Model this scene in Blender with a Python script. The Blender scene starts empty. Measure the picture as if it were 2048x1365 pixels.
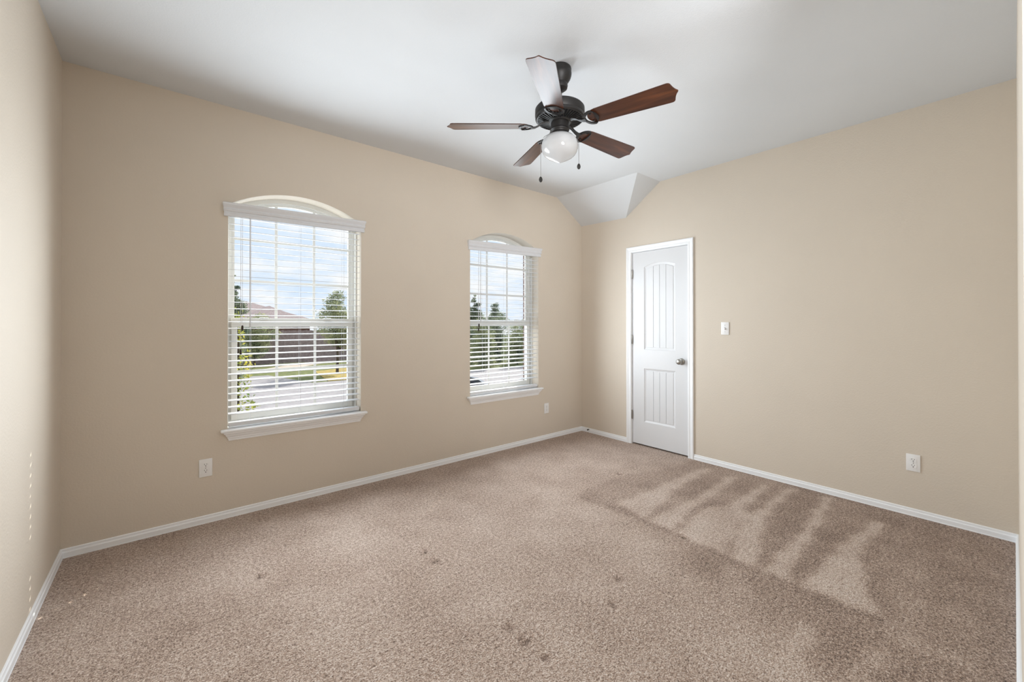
import bpy, bmesh, math, random
import numpy as np
from mathutils import Vector, Matrix
from mathutils.geometry import tessellate_polygon

random.seed(7)
scene = bpy.context.scene
COL = scene.collection

# ------------------------------------------------------------------ camera
F_PX, PY = 830.508, -38.217
yaw, pitch = 0.8799, 0.0045
cam_data = bpy.data.cameras.new('camera')
cam = bpy.data.objects.new('camera', cam_data)
COL.objects.link(cam)
cam.location = (-3.8574, -3.3419, 1.2904)
fwd = Vector((math.cos(yaw) * math.cos(pitch), math.sin(yaw) * math.cos(pitch), math.sin(pitch)))
cam.rotation_euler = fwd.to_track_quat('-Z', 'Y').to_euler()
cam_data.sensor_fit = 'HORIZONTAL'
cam_data.sensor_width = 36.0
cam_data.lens = F_PX / 2048 * 36.0
cam_data.shift_y = PY / 2048
cam_data.clip_start = 0.01
cam_data.clip_end = 400
scene.camera = cam

# ------------------------------------------------------------------ view, sky, sun, daylight
scene.view_settings.view_transform = 'Standard'
scene.view_settings.look = 'None'
scene.view_settings.gamma = 1.0
scene.view_settings.exposure = 0.20
scene.view_settings.use_curve_mapping = False
scene.cycles.max_bounces = 10
scene.cycles.diffuse_bounces = 6
scene.cycles.glossy_bounces = 3
scene.cycles.transparent_max_bounces = 16
scene.cycles.sample_clamp_indirect = 6.0
scene.cycles.caustics_reflective = False
scene.cycles.caustics_refractive = False
scene.cycles.use_denoising = True

WORLD_STRENGTH = 0.90
SUN_STRENGTH = 4.8
WINDOW_WATTS = 11.0
BLIND_WATTS = (31.0, 27.0)   # nearer and farther window
FILL_WATTS = 32.0
DAYLIGHT = (0.86, 0.94, 1.0)

world = bpy.data.worlds.new('sky')
scene.world = world
world.use_nodes = True
wn, wl = world.node_tree.nodes, world.node_tree.links
wn.clear()
w_out = wn.new('ShaderNodeOutputWorld')
w_bg = wn.new('ShaderNodeBackground')
w_tc = wn.new('ShaderNodeTexCoord')
w_map = wn.new('ShaderNodeMapping')
w_map.inputs['Scale'].default_value = (2.2, 2.2, 9.0)
w_noise = wn.new('ShaderNodeTexNoise')
w_noise.inputs['Scale'].default_value = 2.6
w_noise.inputs['Detail'].default_value = 6.0
w_noise.inputs['Roughness'].default_value = 0.62
w_ramp = wn.new('ShaderNodeValToRGB')
w_ramp.color_ramp.elements[0].position = 0.40
w_ramp.color_ramp.elements[0].color = (0.70, 0.83, 1.0, 1)
w_ramp.color_ramp.elements[1].position = 0.60
w_ramp.color_ramp.elements[1].color = (0.97, 0.98, 1.0, 1)
wl.new(w_tc.outputs['Generated'], w_map.inputs['Vector'])
wl.new(w_map.outputs['Vector'], w_noise.inputs['Vector'])
wl.new(w_noise.outputs['Fac'], w_ramp.inputs['Fac'])
wl.new(w_ramp.outputs['Color'], w_bg.inputs['Color'])
w_bg.inputs['Strength'].default_value = WORLD_STRENGTH
wl.new(w_bg.outputs['Background'], w_out.inputs['Surface'])

sun_data = bpy.data.lights.new('sun', 'SUN')
sun_data.energy = SUN_STRENGTH
sun_data.angle = math.radians(0.3)
sun_data.color = (1.0, 0.95, 0.86)
sun = bpy.data.objects.new('sun', sun_data)
COL.objects.link(sun)
sun.rotation_euler = Vector((-1.0, -0.80, -1.06)).to_track_quat('-Z', 'Y').to_euler()
sun.location = (20, 16, 22)


def area_light(name, loc, direction, sx, sy, watts, color, spread=180):
    d = bpy.data.lights.new(name, 'AREA')
    d.shape = 'RECTANGLE'
    d.size, d.size_y = sx, sy
    d.energy = watts
    d.color = color
    o = bpy.data.objects.new(name, d)
    o.location = loc
    o.rotation_euler = Vector(direction).to_track_quat('-Z', 'Y').to_euler()
    COL.objects.link(o)
    d.spread = math.radians(spread)
    return o


# skylight entering through the two windows (just outside the panes, in the brick openings)
area_light('skylight', (-3.11, 0.265, 1.40), (0, -1, 0), 0.84, 1.56, WINDOW_WATTS, DAYLIGHT)
area_light('skylight', (-1.167, 0.265, 1.40), (0, -1, 0), 0.84, 1.56, WINDOW_WATTS, DAYLIGHT)
# daylight thrown up and into the room by the sunlit slats
area_light('slat_light', (-3.11, -0.014, 1.32), (0, -1, 0), 0.86, 1.34, BLIND_WATTS[0], DAYLIGHT, 160)
area_light('slat_light', (-1.167, -0.014, 1.32), (0, -1, 0), 0.86, 1.34, BLIND_WATTS[1], DAYLIGHT, 160)
# added fill lamp, out of view behind the camera, to brighten the room
area_light('added_fill', (-3.75, -4.95, 1.50), (0.66, 0.76, 0.36), 1.0, 1.2, FILL_WATTS, (0.97, 0.98, 1.0), 82)


# ------------------------------------------------------------------ material helpers
def mat(name):
    m = bpy.data.materials.new(name)
    m.use_nodes = True
    nt = m.node_tree
    b = nt.nodes['Principled BSDF']
    return m, nt, b


def simple(name, color, rough=0.5, metal=0.0, coat=0.0, spec=0.5):
    m, nt, b = mat(name)
    b.inputs['Base Color'].default_value = (*color, 1)
    b.inputs['Roughness'].default_value = rough
    b.inputs['Metallic'].default_value = metal
    b.inputs['Coat Weight'].default_value = coat
    b.inputs['Specular IOR Level'].default_value = spec
    return m


def noise_node(nt, scale, detail=2.0, rough=0.5, vec=None):
    n = nt.nodes.new('ShaderNodeTexNoise')
    n.inputs['Scale'].default_value = scale
    n.inputs['Detail'].default_value = detail
    n.inputs['Roughness'].default_value = rough
    if vec is not None:
        nt.links.new(vec, n.inputs['Vector'])
    return n


def coords(nt, kind='Object', scale=(1, 1, 1)):
    tc = nt.nodes.new('ShaderNodeTexCoord')
    mp = nt.nodes.new('ShaderNodeMapping')
    mp.inputs['Scale'].default_value = scale
    nt.links.new(tc.outputs[kind], mp.inputs['Vector'])
    return mp.outputs['Vector']


def ramp(nt, fac, stops):
    r = nt.nodes.new('ShaderNodeValToRGB')
    els = r.color_ramp.elements
    while len(els) < len(stops):
        els.new(0.5)
    for e, (p, c) in zip(els, stops):
        e.position = p
        e.color = (*c, 1)
    nt.links.new(fac, r.inputs['Fac'])
    return r.outputs['Color']


def bump(nt, b, height, strength, dist):
    bp = nt.nodes.new('ShaderNodeBump')
    bp.inputs['Strength'].default_value = strength
    bp.inputs['Distance'].default_value = dist
    nt.links.new(height, bp.inputs['Height'])
    nt.links.new(bp.outputs['Normal'], b.inputs['Normal'])


def textured_paint(name, color, rough, scale, strength, spec=0.35):
    m, nt, b = mat(name)
    v = coords(nt)
    n = noise_node(nt, scale, 3.0, 0.55, v)
    n2 = noise_node(nt, 2.0, 2.0, 0.5, v)
    c = ramp(nt, n2.outputs['Fac'], [(0.3, tuple(x * 0.975 for x in color)), (0.7, color)])
    nt.links.new(c, b.inputs['Base Color'])
    b.inputs['Roughness'].default_value = rough
    b.inputs['Specular IOR Level'].default_value = spec
    bump(nt, b, n.outputs['Fac'], strength, 0.004)
    return m


WALL = textured_paint('tan_wall_paint', (0.69, 0.618, 0.527), 0.65, 95, 0.30)
CEIL = textured_paint('white_ceiling_paint', (0.675, 0.70, 0.725), 0.85, 120, 0.25, 0.2)
TRIM = simple('white_trim_paint', (0.90, 0.92, 0.945), 0.35)
DOORW = simple('white_door_paint', (0.715, 0.725, 0.745), 0.38)
BLIND = simple('white_blind_vinyl', (0.73, 0.745, 0.775), 0.38)
VINYL = simple('almond_window_vinyl', (0.70, 0.69, 0.65), 0.42)
PLASTIC = simple('white_plastic', (0.86, 0.86, 0.86), 0.3)
SLOT = simple('dark_slot', (0.02, 0.018, 0.016), 0.6)
SHADE = simple('grey_plastic', (0.42, 0.42, 0.42), 0.5)
NICKEL = simple('satin_nickel', (0.40, 0.39, 0.365), 0.30, 1.0)
BRONZE = simple('oil_rubbed_bronze', (0.019, 0.0175, 0.017), 0.48, 0.2, 0.0)
VENTDARK = simple('vent_black', (0.008, 0.008, 0.008), 0.8)
CORD = simple('white_cord', (0.75, 0.76, 0.80), 0.7)
CHAIN = simple('bead_chain', (0.35, 0.34, 0.33), 0.35, 0.9)
TASSEL = simple('dark_tassel', (0.035, 0.022, 0.014), 0.5)
OPAL = simple('opal_glass', (0.56, 0.575, 0.59), 0.12, 0.0, 0.3)
CLEARP = simple('translucent_wand', (0.66, 0.67, 0.69), 0.25)


def make_glass():
    m = bpy.data.materials.new('window_glass')
    m.use_nodes = True
    nt = m.node_tree
    nt.nodes.clear()
    out = nt.nodes.new('ShaderNodeOutputMaterial')
    mix = nt.nodes.new('ShaderNodeMixShader')
    tr = nt.nodes.new('ShaderNodeBsdfTransparent')
    tr.inputs['Color'].default_value = (0.96, 0.975, 0.97, 1)
    gl = nt.nodes.new('ShaderNodeBsdfGlossy')
    gl.inputs['Roughness'].default_value = 0.02
    fr = nt.nodes.new('ShaderNodeFresnel')
    fr.inputs['IOR'].default_value = 1.25
    nt.links.new(fr.outputs['Fac'], mix.inputs['Fac'])
    nt.links.new(tr.outputs[0], mix.inputs[1])
    nt.links.new(gl.outputs[0], mix.inputs[2])
    nt.links.new(mix.outputs[0], out.inputs['Surface'])
    return m


GLASS = make_glass()


def make_carpet():
    m, nt, b = mat('beige_cut_pile_carpet')
    v = coords(nt)
    at = nt.nodes.new('ShaderNodeAttribute')
    at.attribute_name = 'nap'
    tuft = nt.nodes.new('ShaderNodeTexVoronoi')
    tuft.inputs['Scale'].default_value = 165
    tuft.inputs['Randomness'].default_value = 1.0
    nt.links.new(v, tuft.inputs['Vector'])
    fine = noise_node(nt, 150, 3.0, 0.7, v)
    mid = noise_node(nt, 62, 3.0, 0.65, v)
    big = noise_node(nt, 3.2, 4.0, 0.65, v)

    def math_node(op, a, bb):
        n = nt.nodes.new('ShaderNodeMath')
        n.operation = op
        for i, x in enumerate((a, bb)):
            if isinstance(x, (int, float)):
                n.inputs[i].default_value = x
            else:
                nt.links.new(x, n.inputs[i])
        return n.outputs[0]
    # speckle of the twisted yarn + pile direction left by the vacuum cleaner
    s = math_node('MULTIPLY', math_node('SUBTRACT', fine.outputs['Fac'], 0.5), 2.6)
    s = math_node('ADD', s, math_node('MULTIPLY', math_node('SUBTRACT', mid.outputs['Fac'], 0.5), 1.55))
    s = math_node('ADD', s, math_node('MULTIPLY', math_node('SUBTRACT', big.outputs['Fac'], 0.5), 0.62))
    s = math_node('ADD', s, math_node('MULTIPLY', at.outputs['Fac'], 0.62))
    s = math_node('ADD', s, 0.265)
    c = ramp(nt, s, [(0.0, (0.155, 0.104, 0.081)), (0.35, (0.40, 0.286, 0.222)), (0.65, (0.615, 0.470, 0.383)), (1.0, (0.85, 0.73, 0.65))])
    nt.links.new(c, b.inputs['Base Color'])
    b.inputs['Roughness'].default_value = 0.95
    b.inputs['Specular IOR Level'].default_value = 0.1
    b.inputs['Sheen Weight'].default_value = 0.15
    h = math_node('ADD', math_node('MULTIPLY', tuft.outputs['Distance'], -0.7), math_node('MULTIPLY', fine.outputs['Fac'], 1.0))
    h = math_node('ADD', h, mid.outputs['Fac'])
    bump(nt, b, h, 1.0, 0.009)
    return m


CARPET = make_carpet()


def make_wood():
    m, nt, b = mat('walnut_fan_blade')
    v = coords(nt, 'Object', (1.6, 15, 15))
    n = noise_node(nt, 1.6, 5.0, 0.6, v)
    v2 = coords(nt, 'Object', (5, 120, 60))
    n2 = noise_node(nt, 1.5, 3.0, 0.6, v2)
    mx = nt.nodes.new('ShaderNodeMath')
    mx.operation = 'MULTIPLY_ADD'
    nt.links.new(n2.outputs['Fac'], mx.inputs[0])
    mx.inputs[1].default_value = 0.18
    nt.links.new(n.outputs['Fac'], mx.inputs[2])
    c = ramp(nt, mx.outputs[0], [(0.42, (0.030, 0.0095, 0.0045)), (0.65, (0.072, 0.023, 0.0095)), (0.92, (0.16, 0.053, 0.017))])
    nt.links.new(c, b.inputs['Base Color'])
    b.inputs['Roughness'].default_value = 0.32
    b.inputs['Coat Weight'].default_value = 0.15
    b.inputs['Coat Roughness'].default_value = 0.25
    b.inputs['Specular IOR Level'].default_value = 0.35
    return m


WOOD = make_wood()


def mottled(name, c1, c2, scale, rough=0.8, kind='Object', detail=3.0):
    m, nt, b = mat(name)
    v = coords(nt, kind)
    n = noise_node(nt, scale, detail, 0.6, v)
    c = ramp(nt, n.outputs['Fac'], [(0.35, c1), (0.65, c2)])
    nt.links.new(c, b.inputs['Base Color'])
    b.inputs['Roughness'].default_value = rough
    b.inputs['Specular IOR Level'].default_value = 0.2
    return m


def make_brick():
    m, nt, b = mat('red_brick')
    v = coords(nt)
    # bricks run along x and z
    sep = nt.nodes.new('ShaderNodeSeparateXYZ')
    cmb = nt.nodes.new('ShaderNodeCombineXYZ')
    nt.links.new(v, sep.inputs[0])
    ad = nt.nodes.new('ShaderNodeMath')
    nt.links.new(sep.outputs['X'], ad.inputs[0])
    nt.links.new(sep.outputs['Y'], ad.inputs[1])
    nt.links.new(ad.outputs[0], cmb.inputs['X'])
    nt.links.new(sep.outputs['Z'], cmb.inputs['Y'])
    br = nt.nodes.new('ShaderNodeTexBrick')
    br.inputs['Scale'].default_value = 1.0
    br.inputs['Brick Width'].default_value = 0.20
    br.inputs['Row Height'].default_value = 0.067
    br.inputs['Mortar Size'].default_value = 0.005
    br.inputs['Color1'].default_value = (0.17, 0.095, 0.075, 1)
    br.inputs['Color2'].default_value = (0.12, 0.07, 0.06, 1)
    br.inputs['Mortar'].default_value = (0.42, 0.38, 0.34, 1)
    nt.links.new(cmb.outputs[0], br.inputs['Vector'])
    nt.links.new(br.outputs['Color'], b.inputs['Base Color'])
    b.inputs['Roughness'].default_value = 0.9
    return m


BRICK = make_brick()


# ------------------------------------------------------------------ mesh helpers
def finish(name, bm, m, parent=None, origin=(0, 0, 0), smooth=None, recalc=True, **props):
    """Link a bmesh as ONE object. Geometry is given in the frame whose origin is `origin`."""
    if recalc:
        bmesh.ops.recalc_face_normals(bm, faces=bm.faces)
    me = bpy.data.meshes.new(name)
    bm.to_mesh(me)
    bm.free()
    o = origin
    if tuple(o) != (0, 0, 0):
        me.transform(Matrix.Translation((-o[0], -o[1], -o[2])))
    if m:
        me.materials.append(m)
    if smooth is not None:
        for p in me.polygons:
            p.use_smooth = True
        if smooth < 180:
            me.set_sharp_from_angle(angle=math.radians(smooth))
    ob = bpy.data.objects.new(name, me)
    COL.objects.link(ob)
    if parent:
        ob.parent = parent
    else:
        ob.location = o
    for k, v in props.items():
        ob[k] = v
    return ob


def root(name, loc, **props):
    o = bpy.data.objects.new(name, None)
    o.empty_display_size = 0.05
    o.location = loc
    COL.objects.link(o)
    for k, v in props.items():
        o[k] = v
    return o


def copy_tree(o, parent=None):
    c = o.copy()
    COL.objects.link(c)
    if parent:
        c.parent = parent
    for ch in list(o.children):
        copy_tree(ch, c)
    return c


def box(bm, lo, hi, bevel=0.0, seg=2):
    vs = [bm.verts.new((x, y, z)) for x in (lo[0], hi[0]) for y in (lo[1], hi[1]) for z in (lo[2], hi[2])]
    f = [(0, 1, 3, 2), (4, 6, 7, 5), (0, 4, 5, 1), (2, 3, 7, 6), (0, 2, 6, 4), (1, 5, 7, 3)]
    fs = [bm.faces.new([vs[i] for i in q]) for q in f]
    if bevel > 0:
        es = list({e for fc in fs for e in fc.edges})
        bmesh.ops.bevel(bm, geom=es, offset=bevel, segments=seg, profile=0.5, affect='EDGES')
    return vs


def box_obj(name, lo, hi, m, parent=None, origin=(0, 0, 0), bevel=0.0, **props):
    bm = bmesh.new()
    box(bm, lo, hi, bevel)
    return finish(name, bm, m, parent, origin, smooth=(40 if bevel else None), **props)


def lathe(bm, prof, seg=48, centre=(0, 0), axis='Z', base=0.0):
    """prof: list of (radius, height)."""
    rings = []
    for r, h in prof:
        if r < 1e-5:
            p = place_axis(0, 0, h, centre, axis, base)
            rings.append([bm.verts.new(p)])
        else:
            rings.append([bm.verts.new(place_axis(r * math.cos(2 * math.pi * i / seg), r * math.sin(2 * math.pi * i / seg), h, centre, axis, base)) for i in range(seg)])
    for a, b in zip(rings, rings[1:]):
        for i in range(seg):
            j = (i + 1) % seg
            q = []
            if len(a) == 1 and len(b) == 1:
                continue
            if len(a) == 1:
                q = [a[0], b[i], b[j]]
            elif len(b) == 1:
                q = [a[i], b[0], a[j]]
            else:
                q = [a[i], b[i], b[j], a[j]]
            bm.faces.new(q)


def place_axis(a, b, h, centre, axis, base):
    if axis == 'Z':
        return (centre[0] + a, centre[1] + b, base + h)
    if axis == 'X':
        return (base + h, centre[0] + a, centre[1] + b)
    return (centre[0] + a, base + h, centre[1] + b)


def tube(bm, pts, r, seg=8, caps=True):
    """Round bar along a list of points; r may be a list."""
    pts = [Vector(p) for p in pts]
    rs = r if isinstance(r, (list, tuple)) else [r] * len(pts)
    rings = []
    up = Vector((0, 0, 1))
    for i, p in enumerate(pts):
        t = (pts[min(i + 1, len(pts) - 1)] - pts[max(i - 1, 0)]).normalized()
        u = up if abs(t.dot(up)) < 0.95 else Vector((1, 0, 0))
        s = t.cross(u).normalized()
        n = s.cross(t).normalized()
        rings.append([bm.verts.new(p + (s * math.cos(2 * math.pi * k / seg) + n * math.sin(2 * math.pi * k / seg)) * rs[i]) for k in range(seg)])
    for a, b in zip(rings, rings[1:]):
        for k in range(seg):
            j = (k + 1) % seg
            bm.faces.new([a[k], a[j], b[j], b[k]])
    if caps:
        bm.faces.new(rings[0])
        bm.faces.new(list(reversed(rings[-1])))


def prism(bm, outer, holes, fn, d0, d1):
    """Flat outline with holes, extruded from depth d0 to d1. fn(u, v, d) -> xyz."""
    loops = [outer] + list(holes)
    tris = tessellate_polygon([[Vector((u, v, 0)) for u, v in lp] for lp in loops])
    flat = [p for lp in loops for p in lp]
    a = [bm.verts.new(fn(u, v, d0)) for u, v in flat]
    b = [bm.verts.new(fn(u, v, d1)) for u, v in flat]
    for t in tris:
        bm.faces.new([a[i] for i in t])
        bm.faces.new([b[i] for i in reversed(t)])
    k = 0
    for lp in loops:
        n = len(lp)
        for i in range(n):
            j = (i + 1) % n
            bm.faces.new([a[k + i], a[k + j], b[k + j], b[k + i]])
        k += n


def ring_loft(bm, loops):
    """Join successive closed loops of equal length with quads."""
    vl = [[bm.verts.new(p) for p in lp] for lp in loops]
    for a, b in zip(vl, vl[1:]):
        n = len(a)
        for i in range(n):
            j = (i + 1) % n
            bm.faces.new([a[i], a[j], b[j], b[i]])
    return vl


def levels(bm, xa, xb, lev, y0=0.0):
    """Moulding with mitred returns: rectangles (z, out) from wall plane y0 towards the room."""
    loops = []
    for z, o, e in lev:
        loops.append([(xa - e, y0, z), (xb + e, y0, z), (xb + e, y0 - o, z), (xa - e, y0 - o, z)])
    vl = ring_loft(bm, loops)
    bm.faces.new(vl[0])
    bm.faces.new(list(reversed(vl[-1])))


def sweep(bm, prof, path, miter=(False, False)):
    """prof: (height, thickness) list; path: ((x,y) start, (x,y) end, inward normal)."""
    (p0, p1, nrm) = path
    p0, p1, nrm = Vector((*p0, 0)), Vector((*p1, 0)), Vector((*nrm, 0))
    t = (p1 - p0).normalized()
    rings = []
    for p, sgn, mt in ((p0, 1, miter[0]), (p1, -1, miter[1])):
        rings.append([bm.verts.new(p + nrm * th + t * (sgn * th if mt else 0) + Vector((0, 0, h))) for h, th in prof])
    a, b = rings
    for i in range(len(prof)):
        j = (i + 1) % len(prof)
        bm.faces.new([a[i], a[j], b[j], b[i]])
    bm.faces.new(a)
    bm.faces.new(list(reversed(b)))


# ------------------------------------------------------------------ room shell
H = 2.743
LA, LB = 4.3135, 3.3552          # window wall length, door wall length
NOOK_X, NOOK_Y = -2.45, -5.2     # entry behind the camera

WINS = [dict(x0=-3.5535, x1=-2.667), dict(x0=-1.619, x1=-0.715)]
Z_SILL, APEX, ARC_R = 0.590, 2.222, 0.815


def arch(w, d=0.0, z0=Z_SILL, n=24):
    """Segmental-arch outline of a window, inset by d, anticlockwise from the bottom left corner."""
    x0, x1 = w['x0'] + d, w['x1'] - d
    xc = (w['x0'] + w['x1']) / 2
    zc = APEX - ARC_R
    r = ARC_R - d
    half = (x1 - x0) / 2
    a = math.asin(half / r)
    pts = [(x0, z0 + d), (x1, z0 + d)]
    for i in range(n + 1):
        t = a - 2 * a * i / n
        pts.append((xc + r * math.sin(t), zc + r * math.cos(t)))
    return pts


def fn_back(u, v, d):
    return (u, d, v)


bm = bmesh.new()
prism(bm, [(-LA - 0.12, -0.1), (0.12, -0.1), (0.12, H + 0.1), (-LA - 0.12, H + 0.1)], [list(reversed(arch(w, 0.0, Z_SILL - 0.0195))) for w in WINS], fn_back, 0.0, 0.155)
finish('wall_back', bm, WALL, kind='structure')
bm = bmesh.new()
prism(bm, [(-LA - 0.5, -3.1), (0.5, -3.1), (0.5, H + 0.2), (-LA - 0.5, H + 0.2)],
      [list(reversed(arch(w, 0.006, Z_SILL - 0.02))) for w in WINS], fn_back, 0.20, 0.25)
finish('wall_exterior', bm, BRICK, kind='structure')

DY0, DY1, DZ = -0.705, -1.345, 2.060   # door opening
bm = bmesh.new()
prism(bm, [(-LB - 0.12, -0.1), (DY1, -0.1), (DY1, DZ), (DY0, DZ), (DY0, -0.1), (0.0, -0.1), (0.0, H + 0.1), (-LB - 0.12, H + 0.1)],
      [], lambda u, v, d: (d, u, v), 0.0, 0.12)
finish('wall_right', bm, WALL, kind='structure')
box_obj('wall_left', (-LA - 0.12, NOOK_Y, -0.1), (-LA, 0.0, H + 0.1), WALL, kind='structure')
box_obj('wall_front', (NOOK_X, -LB - 0.12, -0.1), (0.0, -LB, H + 0.1), WALL, kind='structure')
box_obj('wall_entry_side', (NOOK_X, NOOK_Y, -0.1), (NOOK_X + 0.12, -LB - 0.12, H + 0.1), WALL, kind='structure')
box_obj('wall_entry_end', (-LA - 0.12, NOOK_Y - 0.12, -0.1), (NOOK_X + 0.12, NOOK_Y, H + 0.1), WALL, kind='structure')
# closet behind the door
bm = bmesh.new()
box(bm, (0.70, -1.9, -0.1), (0.80, -0.2, 2.5))
box(bm, (0.12, -0.25, -0.1), (0.75, -0.15, 2.5))
box(bm, (0.12, -1.95, -0.1), (0.75, -1.85, 2.5))
box(bm, (0.12, -1.95, 2.4), (0.80, -0.15, 2.5))
finish('wall_closet', bm, WALL, kind='structure')

bm = bmesh.new()
box(bm, (-LA - 0.12, NOOK_Y - 0.12, H), (0.12, 0.155, H + 0.12))
finish('ceiling', bm, CEIL, kind='structure')

# clipped corner where the roof slope cuts the room
P = [(-0.425, 0.0, H), (-0.400, -1.046, H), (0.0, -0.635, 2.452), (0.0, 0.0, 2.472), (0.0, -1.046, H), (0.0, 0.0, H)]
bm = bmesh.new()
v = [bm.verts.new(p) for p in P]
for f in ((0, 1, 2, 3), (1, 4, 2), (0, 5, 4, 1), (3, 2, 4, 5), (0, 3, 5)):
    bm.faces.new([v[i] for i in f])
finish('ceiling_slope', bm, CEIL, kind='structure')


# ------------------------------------------------------------------ carpet
def in_poly(px, py, poly):
    inside = np.zeros(px.shape, bool)
    n = len(poly)
    for i in range(n):
        x0, y0 = poly[i]
        x1, y1 = poly[(i + 1) % n]
        c = ((y0 > py) != (y1 > py))
        with np.errstate(divide='ignore', invalid='ignore'):
            xi = (x1 - x0) * (py - y0) / (y1 - y0 + 1e-12) + x0
        inside ^= c & (px < xi)
    return inside


def build_carpet():
    st = 0.02
    xs = np.arange(-LA, 0.0 + st, st)
    ys = np.arange(-LB - 0.0, 0.0 + st, st)
    X, Y = np.meshgrid(xs, ys)
    X = np.clip(X, -LA, 0.0)
    Y = np.clip(Y, -LB, 0.0)

    def wob(a, b, s):
        return (np.sin(a * 9.1 + b * 4.3 + s) + np.sin(a * 17.3 - b * 23.7 + 2.1 * s) * 0.6 + np.sin(a * 41 + b * 37 + s * 3) * 0.45) * 0.013
    QX = X + wob(X, Y, 0.7)
    QY = Y + wob(Y, X, 2.9)
    nap = np.full(X.shape, 0.52)
    # pile brushed away from the viewer (darker) to the right of the vacuum turn line
    right = (QX > -1.46) & (QY < -1.19 - 0.13 * (QX + 1.46) + 0.05 * np.sin(QX * 5))
    nap[right] = 0.16
    nap[right & (QY > -1.56)] = 0.27
    # left of the line the strokes fade out
    edge = -1.46 - 0.62 * np.clip((-1.55 - QY) / 1.2, 0, 1)
    f = np.clip((QX - edge) / 0.22, 0, 1) * (QX <= -1.46) * (QY < -1.5)
    nap = nap * (1 - f) + 0.18 * f
    light = [
        [(-1.35, -1.50), (-1.45, -1.78), (-0.86, -1.66), (-0.15, -1.64), (-0.18, -1.55), (-0.93, -1.56)],
        [(-1.45, -1.81), (-1.45, -2.00), (-0.98, -1.90), (-0.16, -1.87), (-0.24, -1.80), (-0.83, -1.82)],
        [(-1.45, -2.03), (-1.46, -2.30), (-1.1, -2.22), (-0.8, -2.23), (-0.75, -2.07), (-0.94, -1.95)],
        [(-0.83, -2.05), (-0.8, -2.14), (-0.19, -2.08), (-0.16, -2.03)],
        [(-1.45, -2.33), (-1.45, -2.47), (-1.14, -2.36), (-0.79, -2.29), (-0.06, -2.24), (-0.11, -2.19), (-0.74, -2.23), (-1.15, -2.24)],
        [(-1.45, -2.51), (-1.45, -2.63), (-1.12, -2.57), (-0.67, -2.53), (-0.04, -2.50), (-0.06, -2.45), (-0.84, -2.49), (-1.19, -2.49)],
        [(-1.45, -2.67), (-1.45, -2.95), (-1.16, -2.86), (-0.79, -2.79), (-0.32, -2.80), (-0.29, -2.75), (-0.82, -2.69), (-1.22, -2.70)],
    ]
    for k, p in enumerate(light):
        m_ = in_poly(QX, QY, p)
        # fine strokes of the brush inside each pass
        nap[m_] = (0.70 + 0.10 * np.sin(QY * 150 + k) + 0.05 * np.clip(k - 2, 0, 3))[m_]
    near = [
        ([(-1.57, -2.34), (-1.50, -2.42), (-1.75, -2.58), (-1.85, -2.50)], 0.45),
        ([(-2.30, -2.76), (-2.12, -2.84), (-1.76, -2.79), (-1.78, -2.73)], 0.60),
        ([(-2.25, -2.50), (-2.19, -2.62), (-2.10, -2.56), (-2.08, -2.31), (-2.16, -2.26)], 0.55),
        ([(-1.44, -2.95), (-1.5, -3.08), (-1.46, -3.27), (-1.56, -3.25), (-1.63, -3.02)], 0.42),
        ([(-1.95, -3.03), (-1.65, -3.04), (-1.64, -2.98), (-1.98, -2.94)], 0.52),
        ([(-1.47, -2.98), (-1.10, -2.95), (-0.6, -2.98), (-0.5, -3.05), (-1.1, -3.06), (-1.47, -3.1)], 0.34),
        ([(-1.45, -3.10), (-1.05, -3.14), (-1.05, -3.22), (-1.45, -3.24)], 0.30),
        ([(-0.95, -2.86), (-0.10, -2.90), (-0.10, -2.95), (-0.95, -2.93)], 0.30),
        ([(-0.55, -3.10), (-0.08, -3.12), (-0.08, -3.16), (-0.55, -3.16)], 0.28),
        ([(-0.42, -1.62), (-0.04, -1.60), (-0.04, -3.3), (-0.16, -3.3), (-0.18, -1.9)], 0.24),
    ]
    for p, val in near:
        m_ = in_poly(QX, QY, p)
        nap[m_] = np.maximum(nap[m_], val)
    # strip rubbed along the turn line
    line = (np.abs(QX + 1.475) < 0.018) & (Y < -1.25) & (Y > -3.0)
    nap[line] = np.minimum(nap[line], 0.10)
    patches = (np.sin(X * 3.1 + Y * 1.7) * np.sin(Y * 2.3 - X * 1.1) + np.sin(X * 5.2 - Y * 4.1 + 1) * 0.5) * 0.05
    nap += patches
    # soften by one cell
    for _ in range(2):
        k = nap.copy()
        k[1:-1, 1:-1] = (nap[1:-1, 1:-1] * 2 + nap[:-2, 1:-1] + nap[2:, 1:-1] + nap[1:-1, :-2] + nap[1:-1, 2:]) / 6
        nap = k
    Z = np.zeros(X.shape)
    dents = [(-2.74, -1.21), (-2.74, -1.33), (-2.1, -2.06), (-2.28, -2.16), (-2.74, -1.97), (-2.74, -2.07), (-2.73, -2.18), (-0.87, -1.17), (-1.45, -2.95), (-1.45, -2.06), (-3.49, -0.88)]
    for dx, dy in dents:
        g = np.exp(-((X - dx) ** 2 + (Y - dy) ** 2) / (2 * 0.013 ** 2))
        Z -= 0.014 * g
        nap -= 0.75 * g
    ny, nx = X.shape
    verts = np.stack([X, Y, Z], -1).reshape(-1, 3)
    idx = np.arange(ny * nx).reshape(ny, nx)
    quads = np.stack([idx[:-1, :-1], idx[:-1, 1:], idx[1:, 1:], idx[1:, :-1]], -1).reshape(-1, 4)
    verts = verts.tolist()
    quads = quads.tolist()
    naps = nap.reshape(-1).tolist()
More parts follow.
